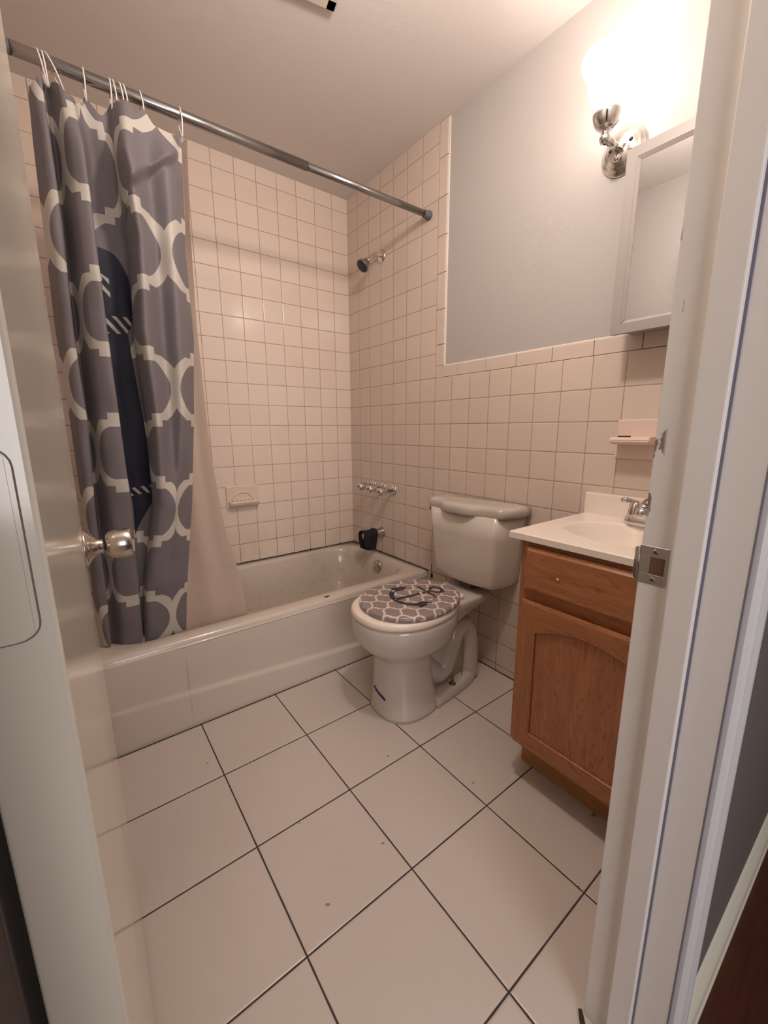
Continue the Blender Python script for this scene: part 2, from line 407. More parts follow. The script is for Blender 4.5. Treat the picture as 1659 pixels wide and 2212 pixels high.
# overflow plate + lever
bm = bmesh.new(); ov = Vector((-.076, -.376, .300)); ax = Vector((-1, 0, .12))
lathe(bm, ov, ax, [(0, .036), (.003, .036), (.007, .031), (.010, .018), (.011, .004)], 28)
op = rel(obj('overflow_plate', bm, M['dull_chrome'], smooth=True), tub)
bm = bmesh.new(); tube(bm, [ov + Vector((-.010, 0, .0)), ov + Vector((-.022, .004, .004)), ov + Vector((-.030, .010, .008))], [.004, .004, .003], 8)
o = obj('trip_lever', bm, M['chrome'], op, True)
bm = bmesh.new(); P = [(-.003, -.008), (.006, -.010), (.012, -.003), (.020, .002), (.010, .008), (.002, .006), (-.008, .009), (-.012, .002), (-.007, -.002)]
prism(bm, [(-.607 + a, -.713 + b * .8) for a, b in P], RZ - .001, RZ + .0012, lambda a, b, h: (a, b, h))
rel(obj('chipped_spot', bm, M['black'], tub), tub)

# ------------------------------------------------------------------ tub fittings on the right wall
def bath_handle(y_, z_, label, tilt):
    h = empty('bath_tap_handle', (0, y_, z_), label=label, cat='tap handle', group='chrome tap handles over the bathtub')
    bm = bmesh.new(); lathe(bm, (0, 0, 0), (-1, 0, 0), [(0, .029), (.004, .029), (.008, .024), (.012, .013)], 28); obj('escutcheon', bm, M['chrome'], h, True)
    bm = bmesh.new(); lathe(bm, (-.008, 0, 0), (-1, 0, 0), [(0, .0115), (.045, .0105), (.048, .014), (.056, .014)], 20); obj('stem', bm, M['chrome'], h, True)
    bm = bmesh.new(); n = 32; R_ = []
    for t, r in ((.055, .012), (.058, .0185), (.075, .0205), (.098, .0215), (.108, .0195), (.110, .008)):
        R_.append([Vector((-t, r * (1 + (.09 if k % 4 < 2 else -.06)) * math.cos(2 * PI * k / n), r * (1 + (.09 if k % 4 < 2 else -.06)) * math.sin(2 * PI * k / n))) for k in range(n)])
    loft(bm, R_); obj('grip', recalc(bm), M['chrome'], h, True)
    bm = bmesh.new(); lathe(bm, (-.109, 0, 0), (-1, 0, 0), [(0, .008), (.0025, .0075)], 16); obj('button', bm, M['rubber'], h, True)
bath_handle(-.238, .766, 'chrome bath tap handle nearest the back corner', 0)
bath_handle(-.337, .763, 'middle one of the three chrome bath tap handles', 0)
bath_handle(-.4365, .758, 'chrome bath tap handle nearest the toilet tank', 0)
sp = empty('tub_spout', (0, -.324, .487), label='chrome tub spout low on the tiled wall with a black cloth on it', cat='spout')
bm = bmesh.new(); lathe(bm, (0, 0, 0), (-1, 0, -.02), [(0, .033), (.003, .033), (.012, .030), (.03, .0275), (.09, .0255), (.125, .025), (.138, .021), (.142, .010)], 30); obj('body', bm, M['dull_chrome'], sp, True)
bm = bmesh.new(); lathe(bm, (-.118, 0, -.012), (0, 0, -1), [(0, .016), (.026, .017), (.027, .012)], 20); obj('outlet', bm, M['chrome'], sp, True)
# black cloth hanging on the spout
bm = bmesh.new(); nu, nv = 22, 26; V = []
for i in range(nu + 1):
    s = i / nu
    row = []
    for j in range(nv + 1):
        t = j / nv * 2 - 1
        r = .031 + .003 * math.sin(7 * s + 3 * t)
        ang = t * 1.55
        L_ = .078 + .014 * math.sin(3 * s + 1) + (.012 if t > 0 else 0)
        if abs(t) < .45:
            a = t / .45 * PI / 2; y_, z_ = r * math.sin(a), r * math.cos(a)
        else:
            dn = (abs(t) - .45) / .55; y_, z_ = (r - .010 * dn * (1 + .5 * math.sin(5 * s))) * (1 if t > 0 else -1), -L_ * dn
        y_ += .004 * math.sin(11 * s + 5 * t); x_ = -.052 - .098 * s - .010 * max(0, abs(t) - .45) * (1 - 2 * s)
        row.append(bm.verts.new((x_, y_, z_)))
    V.append(row)
for i in range(nu):
    for j in range(nv): bm.faces.new((V[i][j], V[i + 1][j], V[i + 1][j + 1], V[i][j + 1]))
cl = obj('washcloth', bm, M['black_cloth'], smooth=True, loc=(0, -.324, .487)); tag(cl, 'black cloth draped over the end of the tub spout', 'cloth')
sd = cl.modifiers.new('s', 'SOLIDIFY'); sd.thickness = .003; sd.offset = 1
# shower arm and head
sh = empty('wall_shower', (0, -.336, 2.001), label='small grey shower head on a bent chrome arm high on the tiled wall', cat='shower head')
bm = bmesh.new(); lathe(bm, (0, 0, 0), (-1, 0, 0), [(0, .033), (.003, .033), (.008, .028), (.013, .014)], 30); obj('flange', bm, M['chrome'], sh, True)
bm = bmesh.new(); tube(bm, catmull([(0, 0, 0), (-.03, 0, .001), (-.052, 0, -.006), (-.088, 0, -.036)], 8), .0095, 16); obj('arm', bm, M['chrome'], sh, True)
d_ = Vector((-.72, 0, -.69)).normalized(); p_ = Vector((-.086, 0, -.034))
bm = bmesh.new(); lathe(bm, p_, d_, [(0, .011), (.003, .0135), (.012, .0135), (.015, .011)], 20); obj('collar', bm, M['brass'], sh, True)
bm = bmesh.new(); lathe(bm, p_ + d_ * .014, d_, [(0, .012), (.004, .018), (.018, .021), (.034, .032), (.040, .034), (.046, .033)], 30); obj('spray_body', bm, Mat('grey_shower_plastic', (.17, .16, .16), .35, .4).m, sh, True)
bm = bmesh.new(); lathe(bm, p_ + d_ * .058, d_, [(0, .031), (.004, .030), (.006, .026)], 30); obj('spray_face', bm, M['black'], sh, True)

# ------------------------------------------------------------------ wall soap dishes
s_ = empty('soap_dish', (-.723, 0, .738), label='ceramic soap dish with arched recess set in the tiled back wall', cat='soap dish')
bm = bmesh.new(); box(bm, (-.087, -.010, -.062), (.087, .0, .062), .004); obj('back_plate', bm, M['ceramic'], s_)
bm = bmesh.new(); A = [( .056 * math.cos(a), .046 * math.sin(a) - .018) for a in [PI * k / 24 for k in range(25)]]
tube(bm, [(a, -.011, b) for a, b in A], .0062, 10); obj('arched_rim', bm, M['ceramic'], s_, True)
bm = bmesh.new()
prof = [(-.004, -.018), (-.045, -.022), (-.052, -.018), (-.056, -.024), (-.050, -.036), (-.030, -.048), (-.004, -.060)]
loft(bm, [[(-.078, a, b) for a, b in prof], [(.078, a, b) for a, b in prof]])
obj('tray', recalc(bm), M['ceramic'], s_)
for k in range(6):
    bm = bmesh.new(); xx = -.052 + k * .021; tube(bm, [(xx, -.012, -.018), (xx, -.044, -.0205)], .0032, 8); obj('drain_rib', bm, M['ceramic'], s_, True)
s_ = empty('toothbrush_holder', (0, -1.690, 1.066), label='pinkish ceramic wall holder with a small shelf above the sink', cat='holder')
bm = bmesh.new(); box(bm, (-.008, -.062, -.062), (0, .062, .062), .003); obj('back_plate', bm, M['ceramic_pink'], s_)
bm = bmesh.new(); prof = [(0, .012), (-.010, .007), (-.066, .007), (-.072, .004), (-.075, -.003), (-.072, -.010), (-.064, -.013), (-.012, -.014), (0, -.024)]
loft(bm, [[(a, .056, b) for a, b in prof], [(a, -.060, b) for a, b in prof]]); bmesh.ops.bevel(bm, geom=list(bm.edges), offset=.0025, segments=2, affect='EDGES')
obj('shelf', recalc(bm), M['ceramic_pink'], s_)
bm = bmesh.new(); prism(bm, [(-.040, -1.645), (-.047, -1.682), (-.038, -1.684)], 1.0735, 1.0775, lambda a, b, h: (a, b, h)); o = obj('plastic_clip', bm, M['black'])
tag(o, 'thin black sliver of plastic lying on the ceramic holder shelf', 'clip')

# ------------------------------------------------------------------ curtain rod, rings, curtain, liner
RY, RZ0 = -.702, 2.058
rod = empty('curtain_rod', (-.75, RY, RZ0), label='metal tension rod spanning the bathtub under the ceiling', cat='curtain rod')
def rz(x_): return 2.0605 + .012 * (x_ / 1.5)
def rp(x_): return Vector((x_ + .75, 0, rz(x_) - RZ0))
bm = bmesh.new(); tube(bm, [rp(-.62), rp(-.035)], .0135, 24); obj('outer_tube', bm, M['rod'], rod, True)
bm = bmesh.new(); tube(bm, [rp(-1.47), rp(-.62)], .0155, 24); obj('inner_tube', bm, M['rod'], rod, True)
for s, xe, r in ((1, 0, .015), (-1, XL + .0045, .0185)):
    bm = bmesh.new(); lathe(bm, rp(xe), (-s, 0, 0), [(0, r + .004), (.008, r + .0045), (.02, r + .002), (.034, r + .0005), (.035, .0135), (.055 if s < 0 else .036, .0165 if s < 0 else .0135)], 24); obj('end_cap', bm, M['rubber'], rod, True)
rings_x = [-1.387, -1.3785, -1.366, -1.2936, -1.2331, -1.2238, -1.2074, -1.1983, -1.1574, -1.0527]
rlab = ['first white curtain ring from the left end of the rod', 'second white curtain ring from the left end of the rod', 'third ring from the left, slanting to the right', 'lone white ring left of the middle of the curtain',
        'left ring of the cluster of four over the curtain', 'second ring of the cluster of four over the curtain', 'third ring of the cluster of four over the curtain', 'right ring of the cluster of four over the curtain',
        'lone white ring just right of the cluster of four', 'rightmost white ring holding the curtain end and liner']
def ring_bm(lean):
    bm = bmesh.new(); P = []
    for k in range(28):
        a = 2 * PI * k / 28; yy = .021 * math.sin(a); zz = .038 * math.cos(a) - .019
        if math.cos(a) < 0: yy *= 1 - .45 * (-math.cos(a))
        P.append((lean * (-(zz) / .06) , yy, zz))
    tube(bm, P, .0019, 8, closed=True); return bm
for i, x_ in enumerate(rings_x):
    lean = (.010, .004, .026, 0, -.001, .005, .006, .008, .006, .003)[i]
    o = obj('curtain_ring', ring_bm(lean), M['white_plastic'], smooth=True, loc=(x_, RY, rz(x_))); tag(o, rlab[i], 'curtain ring', 'white curtain rings on the rod')

# lattice / anchor print shared by curtain and toilet lid
def lattice(u, v, P_, Q_, r, hw, sq):
    """white band mask of a quatrefoil trellis, nodes at (0,0)+(P,Q) half drop"""
    row = (v * (1 / (Q_ / 2)) + .5).floor(); odd = (row * .5).fract() * 2.0
    Y = (v - row * (Q_ / 2)).abs()
    X = ((u - odd * (P_ / 2)) * (1 / P_) + .5).fract() - .5; X = (X * P_).abs()
    dd = (hyp(X - r, Y) - r).abs()
    band = dd.lt(hw) * X.lt(r + .35 * hw)
    s1 = (X - P_ / 4).abs().max((Y - Q_ / 4).abs()).lt(sq)
    return band.max(s1).clamp()
def cap_sdf(px, py, ax_, ay, bx, by, r):
    L2 = (bx - ax_) ** 2 + (by - ay) ** 2
    t = (((px - ax_) * (bx - ax_) + (py - ay) * (by - ay)) * (1 / L2)).clamp()
    return hyp(px - ax_ - t * (bx - ax_), py - ay - t * (by - ay)) - r
def anchor_sdf(px, py):
    d = cap_sdf(px, py, 0, .05, 0, .74, .045)
    d = d.min((hyp(px * .8, py - .90) - .10).abs() - .032)
    d = d.min(cap_sdf(px, py, -.27, .70, .27, .70, .028))
    ax_ = px.abs()
    arc = (hyp(px, py - .45) - .42).abs() - .045
    arc = arc.max(py - .30 + 0.0)
    d = d.min(arc)
    fl = (ax_ * .85 + py * .25 - .475).max((ax_ * -1.0) + .29).max(py - .52 + (ax_ - .40).abs() * 1.0).max(py * -1.0 + .22)
    d = d.min(fl)
    return d

# curtain folds: plan paths at key heights (x, y) from the left hem to the right hem
KEYS = {
 2.01: [(-1.418,-.690),(-1.405,-.712),(-1.390,-.716),(-1.386,-.690),(-1.378,-.676),(-1.366,-.694),(-1.352,-.722),(-1.330,-.716),(-1.316,-.690),(-1.300,-.688),(-1.272,-.690),(-1.246,-.690),(-1.232,-.706),(-1.206,-.738),(-1.150,-.725),(-1.105,-.706),(-1.053,-.700)],
 1.86: [(-1.426,-.682),(-1.404,-.712),(-1.388,-.712),(-1.390,-.680),(-1.376,-.656),(-1.362,-.694),(-1.346,-.726),(-1.318,-.734),(-1.312,-.690),(-1.296,-.664),(-1.262,-.668),(-1.240,-.674),(-1.238,-.712),(-1.222,-.758),(-1.165,-.722),(-1.112,-.735),(-1.058,-.692)],
 1.66: [(-1.432,-.674),(-1.410,-.706),(-1.388,-.704),(-1.392,-.668),(-1.382,-.644),(-1.366,-.688),(-1.350,-.728),(-1.318,-.736),(-1.322,-.690),(-1.318,-.650),(-1.270,-.642),(-1.232,-.650),(-1.226,-.690),(-1.206,-.742),(-1.158,-.708),(-1.118,-.734),(-1.068,-.690)],
 1.40: [(-1.440,-.668),(-1.418,-.700),(-1.398,-.702),(-1.400,-.664),(-1.388,-.640),(-1.372,-.684),(-1.356,-.722),(-1.320,-.734),(-1.322,-.688),(-1.330,-.640),(-1.284,-.626),(-1.236,-.636),(-1.242,-.684),(-1.220,-.738),(-1.164,-.702),(-1.124,-.732),(-1.066,-.684)],
 1.12: [(-1.438,-.660),(-1.420,-.696),(-1.396,-.698),(-1.402,-.658),(-1.392,-.636),(-1.376,-.680),(-1.360,-.716),(-1.318,-.726),(-1.322,-.684),(-1.330,-.636),(-1.286,-.616),(-1.228,-.630),(-1.234,-.680),(-1.214,-.730),(-1.170,-.698),(-1.138,-.722),(-1.092,-.682)],
 .84: [(-1.442,-.652),(-1.430,-.688),(-1.410,-.688),(-1.412,-.650),(-1.400,-.630),(-1.384,-.668),(-1.366,-.704),(-1.316,-.712),(-1.318,-.672),(-1.316,-.632),(-1.282,-.612),(-1.240,-.628),(-1.246,-.672),(-1.228,-.706),(-1.190,-.712),(-1.172,-.694),(-1.124,-.678)],
 .56: [(-1.448,-.640),(-1.436,-.668),(-1.412,-.670),(-1.416,-.640),(-1.406,-.618),(-1.392,-.644),(-1.374,-.680),(-1.326,-.688),(-1.316,-.656),(-1.318,-.626),(-1.306,-.606),(-1.292,-.618),(-1.302,-.648),(-1.288,-.682),(-1.236,-.690),(-1.200,-.676),(-1.160,-.664)],
 .34: [(-1.440,-.622),(-1.430,-.634),(-1.420,-.632),(-1.420,-.604),(-1.412,-.584),(-1.396,-.606),(-1.380,-.636),(-1.336,-.642),(-1.322,-.620),(-1.320,-.598),(-1.312,-.580),(-1.304,-.588),(-1.316,-.616),(-1.302,-.640),(-1.246,-.642),(-1.212,-.638),(-1.178,-.630)],
}
kz = sorted(KEYS, reverse=True)
SUB = 16
paths = {k: catmull([(a, b, 0) for a, b in KEYS[k]], SUB) for k in kz}
ncol = len(paths[kz[0]])
mid = paths[1.12]; U = [0]
for a, b in zip(mid, mid[1:]): U.append(U[-1] + (b - a).length)
U = [u_ * 1.12 for u_ in U]
print('curtain u: ', [(i, round(U[i * SUB], 3)) for i in range(17)])
def path_at(z_):
    z_ = max(kz[-1], min(kz[0], z_))
    for a, b in zip(kz, kz[1:]):
        if z_ >= b:
            t = (a - z_) / (a - b); t = t * t * (3 - 2 * t) if False else t
            return paths[a], paths[b], t
bm = bmesh.new(); uvl = bm.loops.layers.uv.new('UVMap'); nrow = 230; V = []
for j in range(nrow + 1):
    row = []
    for i in range(ncol):
        xm = paths[2.01][i].x
        dist = min(abs(xm - r_) for r_ in rings_x)
        top = 2.012 - min(.030, dist * 1.2)
        zb = .338 + .028 * (1 - sst(2.2 * SUB, 3.4 * SUB, i)); z_ = top + (zb - top) * j / nrow
        a, b, t = path_at(z_); p = a[i].lerp(b[i], t)
        wr_ = .0022 * math.sin(U[i] * 31 + z_ * 9) * math.sin(z_ * 13 + i * .07) + .0012 * math.sin(z_ * 41 + U[i] * 17)
        # a flap of slack cloth folded over on the diagonal near the top
        du = (U[i] - U[12 * SUB]) / (U[int(15.6 * SUB)] - U[12 * SUB])
        Lz = (z_ - 1.725) - du * .185
        k = sst(0, .014, Lz) * math.exp(-max(0, Lz) / .075) * sst(-.25, .05, du) * sst(1.15, .95, du) if False else (sst(0, .016, Lz) * math.exp(-max(0, Lz) / .08) * sst(-.3, .1, du) * (1 - sst(.9, 1.15, du)))
        ymid = -.690 + .072 * sst(0, 1.2, 1.5 - z_); amp_ = 1.0 + .38 * sst(.45, 1.0, z_) * (1 - sst(1.85, 2.0, z_))
        p = Vector((p.x, ymid + (p.y - ymid) * amp_, p.z))
        row.append((bm.verts.new((p.x, p.y + wr_ - .042 * k, z_)), U[i], z_))
    V.append(row)
for j in range(nrow):
    for i in range(ncol - 1):
        q = [V[j][i], V[j + 1][i], V[j + 1][i + 1], V[j][i + 1]]
        f = bm.faces.new([a[0] for a in q])
        for lp, a in zip(f.loops, q): lp[uvl].uv = (a[1], a[2])
mc = Mat('curtain_fabric', rough=.62); uv = mc.nt.nodes.new('ShaderNodeUVMap'); sx = mc.nt.nodes.new('ShaderNodeSeparateXYZ'); mc.nt.links.new(uv.outputs[0], sx.inputs[0])
u, v = N(mc.nt, sx.outputs[0]), N(mc.nt, sx.outputs[1])
UN = U[14 * SUB + 9]; ZN = 1.235
PQ = (.36, .405)
wm = lattice(u - UN, v - ZN, PQ[0], PQ[1], .1035, .0165, .021)
US = U[9 * SUB] * .45 + U[11 * SUB] * .55
cxx = u - US + (v - 1.2) * .035
AS = 1.12
nav = anchor_sdf(cxx * (1 / AS), (v - .42) * (1 / AS))
shank = cxx.abs() - (.044 - (v - 1.2) * .016); shank = shank.max(v - 1.45).max((v * -1.0) + .80 + cxx * 1.2)
blob = hyp((cxx + .034) * .86, (v - 1.515) * .72) - .098
hole = hyp((cxx + .062) * 1.0, (v - 1.575) * 1.6 + (cxx + .06) * .6) - .030
leaf = hyp((cxx + .062) * 1.15, (v - 1.08) * .36) - .042
navy = shank.min(blob).min(leaf).max(hole * -1.0).lt(0)
def rope(z0, hh, slope):
    band = (v - z0 - cxx * slope).abs().lt(hh)
    return band * ((cxx * 24 + (v - z0) * 26).fract() - .5).abs().lt(.20) 
rp1 = rope(1.435, .026, 0.05) * blob.min(shank).lt(-.002); rp2 = rope(1.530, .032, -.5) * cxx.lt(-.012) * blob.lt(-.012); rp3 = rope(.895, .013, .1) * shank.lt(-.002)
base = mc.mix(wm, (.185, .162, .170), (.58, .535, .475))
base = mc.mix(navy, base, (.010, .012, .028)); base = mc.mix(rp1.max(rp2).max(rp3).clamp(), base, (.50, .46, .42))
mc.color(base); mc.b.inputs['Sheen Weight'].default_value = .1
tr = mc.nt.nodes.new('ShaderNodeBsdfTranslucent'); mx = mc.nt.nodes.new('ShaderNodeMixShader'); mx.inputs[0].default_value = .14
mc.nt.links.new(base, tr.inputs[0]); mc.nt.links.new(mc.b.outputs[0], mx.inputs[1]); mc.nt.links.new(tr.outputs[0], mx.inputs[2]); mc.nt.links.new(mx.outputs[0], mc.nt.nodes['Material Output'].inputs[0])
mc.bump(mc.noise(260, 2) * .4 + mc.noise(14, 3), .25, .002)
cur = obj('shower_curtain', bm, mc.m, smooth=True); tag(cur, 'grey shower curtain with white trellis print and navy anchor bunched at left', 'shower curtain')
# liner
LK = [(2.005, -1.060, -1.034, -.690), (1.75, -1.08, -1.044, -.672), (1.46, -1.20, -1.046, -.655), (1.15, -1.22, -1.040, -.650), (.98, -1.24, -1.033, -.648), (.71, -1.25, -1.004, -.644), (.53, -1.26, -.963, -.640), (.40, -1.27, -.948, -.636), (.20, -1.27, -.93, -.615)]
bm = bmesh.new(); V = []
nr = 90; nc = 40
for j in range(nr + 1):
    z_ = 2.005 + (.20 - 2.005) * j / nr
    for a, b in zip(LK, LK[1:]):
        if z_ >= b[0] - 1e-6: break
    t = (a[0] - z_) / (a[0] - b[0]); xa, xb, yc = [a[k] + (b[k] - a[k]) * t for k in (1, 2, 3)]
    row = []
    for i in range(nc + 1):
        s = i / nc; amp = .010 * sst(2.0, 1.2, z_) if False else .009
        yy = -.560 + (yc + .560) * s + amp * math.sin(s * 17 + .3 * math.sin(z_ * 3)) * (1 - .5 * s)
        if z_ < .42: yy = max(yy, -.648 if z_ < .37 else -.655)
        row.append(bm.verts.new((xa + (xb - xa) * s, yy, z_)))
    V.append(row)
for j in range(nr):
    for i in range(nc): bm.faces.new((V[j][i], V[j + 1][i], V[j + 1][i + 1], V[j][i + 1]))
ml = Mat('liner_vinyl', (.70, .58, .50), .35); tr = ml.nt.nodes.new('ShaderNodeBsdfTranslucent'); tr.inputs[0].default_value = (.72, .60, .50, 1)
tp = ml.nt.nodes.new('ShaderNodeBsdfTransparent'); tp.inputs[0].default_value = (.9, .85, .8, 1)
m1 = ml.nt.nodes.new('ShaderNodeMixShader'); m1.inputs[0].default_value = .45; m2 = ml.nt.nodes.new('ShaderNodeMixShader'); m2.inputs[0].default_value = .10
ml.nt.links.new(ml.b.outputs[0], m1.inputs[1]); ml.nt.links.new(tr.outputs[0], m1.inputs[2]); ml.nt.links.new(m1.outputs[0], m2.inputs[1]); ml.nt.links.new(tp.outputs[0], m2.inputs[2]); ml.nt.links.new(m2.outputs[0], ml.nt.nodes['Material Output'].inputs[0])
lin = obj('curtain_liner', bm, ml.m, smooth=True); tag(lin, 'translucent white liner hanging inside the tub beside the patterned curtain', 'curtain liner')

# ------------------------------------------------------------------ toilet
TY = -1.107
toi = empty('toilet', (-.40, TY, 0), label='off-white two-piece toilet between the bathtub and the vanity', cat='toilet')
def egg(xf, xb, hw, p=2.25, n=56, sqb=0.0, yc=0):
    cx = xf + hw * 1.12 if (xb - xf) > hw * 2.2 else (xf + xb) / 2
    P = []
    for k in range(n):
        a = 2 * PI * k / n; c, s = math.cos(a), math.sin(a)
        ex = abs(c) ** (2 / p) * (1 if c > 0 else -1); ey = abs(s) ** (2 / p) * (1 if s > 0 else -1)
        P.append(((cx + (xb - cx) * ex) if c > 0 else (cx + (cx - xf) * ex), TY + yc + hw * ey))
    return P
def toil(bm_): return [Vector(p) for p in bm_]
bm = bmesh.new()
L = [(.0, -.612, -.345, .128, 2.5), (.015, -.610, -.345, .126, 2.5), (.03, -.606, -.35, .122, 2.5), (.10, -.601, -.365, .112, 2.5), (.17, -.598, -.375, .106, 2.4), (.225, -.600, -.375, .105, 2.3),
     (.243, -.607, -.36, .109, 2.25), (.256, -.620, -.34, .121, 2.2), (.270, -.637, -.31, .139, 2.15), (.287, -.656, -.28, .157, 2.1), (.307, -.671, -.262, .170, 2.1), (.335, -.684, -.25, .180, 2.1), (.365, -.690, -.246, .184, 2.1), (.390, -.690, -.245, .184, 2.1), (.402, -.688, -.246, .182, 2.1), (.409, -.682, -.25, .177, 2.1), (.411, -.66, -.27, .160, 2.1)]
loft(bm, [[Vector((a, b, z_)) for a, b in egg(xf, xb, hw, p)] for z_, xf, xb, hw, p in L])
# rear deck under the tank
L = [(.300, -.36, -.255, .075), (.330, -.37, -.205, .090), (.362, -.40, -.14, .100), (.380, -.42, -.075, .106), (.400, -.43, -.050, .108), (.411, -.43, -.052, .105), (.4125, -.42, -.06, .10)]
loft(bm, [[Vector((a, b, z_)) for a, b in srect((xf + xb) / 2, TY, (xb - xf) / 2, hw, min(.05, (xb - xf) / 2.2), 6)] for z_, xf, xb, hw in L])
# trapway
for dy, sc_ in ((-.030, 1), (.030, 1)):
    P = catmull([(-.46, TY + dy, .235), (-.385, TY + dy, .135), (-.315, TY + dy * 1.1, .090), (-.270, TY + dy * 1.15, .150), (-.225, TY + dy * 1.1, .245), (-.175, TY + dy * 1.05, .268), (-.138, TY + dy, .210), (-.130, TY + dy, .120), (-.132, TY + dy, .01)], 6)
    tube(bm, P, [.050 - .006 * math.sin(i / len(P) * PI) for i in range(len(P))], 18)
# core web between column and trapway
prism(bm, [(-.42, .0), (-.15, .0), (-.135, .20), (-.15, .30), (-.20, .37), (-.42, .37)], TY - .048, TY + .048, lambda a, b, h: (a, h, b))
# foot plate
L = [(0, 0), (.018, 0), (.034, -.004), (.042, -.010), (.044, -.02)]
def foot(ins):
    P = [(-.40, .122), (-.30, .112), (-.20, .098), (-.135, .080), (-.105, .050), (-.098, .0)]
    P = catmull([(a, b, 0) for a, b in P], 4); P = [(p.x, p.y) for p in P]
    Q_ = P + [(a, -b) for a, b in reversed(P[:-1])]
    return [(a - (0.0 if a < -.38 else -ins * 1.0), TY + b + (ins if b > 0 else -ins if b < 0 else 0)) for a, b in Q_]
loft(bm, [[Vector((a, b, z_)) for a, b in foot(i_)] for z_, i_ in L])
bowl = rel(obj('bowl', recalc(bm), M['china'], smooth=True), toi)
bm = bmesh.new(); box(bm, (-.605, -1.0, .0), (-.602, -.99, .001)); bm.clear()
P = [(a, b) for a, b in egg(-.6035, -.365, .1135, 2.5, 600) if a < -.50 and -1.142 < b < -1.068]
P.sort(key=lambda q: -q[1]); P = P[::max(1, len(P) // 24)]
P = [(a, b, .104 - .022 * (k / len(P)) ** .8) for k, (a, b) in enumerate(P)]
bm2 = bmesh.new()
vv = [(bm2.verts.new(p), bm2.verts.new((p[0], p[1], p[2] - .007 - .003 * (k / 24)))) for k, p in enumerate(P)]
for a, b in zip(vv, vv[1:]): bm2.faces.new((a[0], a[1], b[1], b[0]))
bm.free(); tp_ = rel(obj('blue_tape_strip', bm2, M['blue']), toi); sd = tp_.modifiers.new('s', 'SOLIDIFY'); sd.thickness = .003; sd.offset = 0; tp_['label'] = 'dark blue strip stuck on the pedestal'
bm = bmesh.new(); lathe(bm, (-.280, -1.190, .040), (0, 0, 1), [(0, .015), (.004, .015), (.008, .011), (.010, .005), (.032, .0035), (.033, .002)], 16); rel(obj('floor_bolt', bm, Mat('rusty_bolt', (.16, .09, .05), .6, .6).m, smooth=True), toi)
# seat ring
def ell(xf, xb, hw, yc=0, n=64, p=2.15):
    P = []; cx = xf + hw * 1.12
    for k in range(n):
        a = 2 * PI * k / n; c, s = math.cos(a), math.sin(a)
        ex = abs(c) ** (2 / p) * (1 if c > 0 else -1); ey = abs(s) ** (2 / p) * (1 if s > 0 else -1)
        P.append(((cx + (xb - cx) * ex) if c > 0 else (cx + (cx - xf) * ex), TY + yc + hw * ey))
    return P
bm = bmesh.new()
loft(bm, [[Vector((a, b, z_)) for a, b in ell(-.690 + i_, -.245 - i_, .184 - i_)] for z_, i_ in ((.4115, .004), (.413, .001), (.420, 0), (.431, .001), (.436, .006), (.4375, .014))])
rel(obj('seat', recalc(bm), M['seat_plastic'], smooth=True), toi)
# lid with printed padded cover
LX, LY = -.452, -1.118 
bm = bmesh.new(); LL = [(-.016, .006), (-.013, .001), (-.008, 0), (.000, .001), (.004, .006), (.006, .014), (.0072, .03), (.0078, .06), (.008, .10), (.008, .15)]
def lid_ring(i_, z_):
    P = []
    for k in range(72):
        a = 2 * PI * k / 72; c, s = math.cos(a), math.sin(a); hx = (.208 - i_); hy = (.172 - i_)
        P.append(Vector((hx * abs(c) ** .93 * (1 if c > 0 else -1), hy * abs(s) ** .93 * (1 if s > 0 else -1) * (1 - .06 * c), z_)))
    return P
loft(bm, [lid_ring(i_, z_) for z_, i_ in LL]); recalc(bm)
mlid = Mat('printed_lid', rough=.22); x, y, z = mlid.coord()
# lattice runs with its tips towards the hinge
lu = y * -1.0; lv = x
wob = (mlid.noise(45, 2) - .5) * .007
wm = lattice(lu + .004 + wob, lv + .010 + wob, .076, .094, .0235, .0034, .0045)
ca, sa = math.cos(.12), math.sin(.12)
pu = ((lu - .0) * ca + (lv + .085) * -sa) ; pv = ((lv + .085) * ca + (lu) * sa)
an = anchor_sdf((pu + .006) * (1 / .225), pv * (1 / .225)).lt(0)
rl = ((pv * 160 + pu * 120).fract() - .5).abs().lt(.2) * ((pu + .006) - (pv * 6.28 / .10).op('SINE') * .018).abs().lt(.0022) * pv.gt(.03) * pv.lt(.19)
scr = mlid.noise(34, 3).ss(.66, .68)
edge = hyp(x * (1 / .208), y * (1 / .172)).gt(.93)
base = mlid.mix(wm, (.255, .205, .195), (.68, .56, .46)); base = mlid.mix(an, base, (.012, .012, .03)); base = mlid.mix((rl * an).clamp(), base, (.30, .26, .24)); base = mlid.mix(scr * .8, base, (.72, .64, .58))
mlid.color(base); mlid.bump(mlid.noise(30, 3), .2, .0015)
lid = obj('lid', bm, mlid.m, smooth=True); lid.location = (LX, LY, .454); lid['label'] = 'padded lid printed with grey trellis and a navy anchor'
rel(lid, toi)
for s in (-1, 1):
    bm = bmesh.new(); lathe(bm, (-.236, TY + s * .072, .413), (0, 0, 1), [(0, .016), (.012, .015), (.018, .012), (.020, .005)], 18); rel(obj('hinge', bm, M['seat_plastic'], smooth=True), toi)
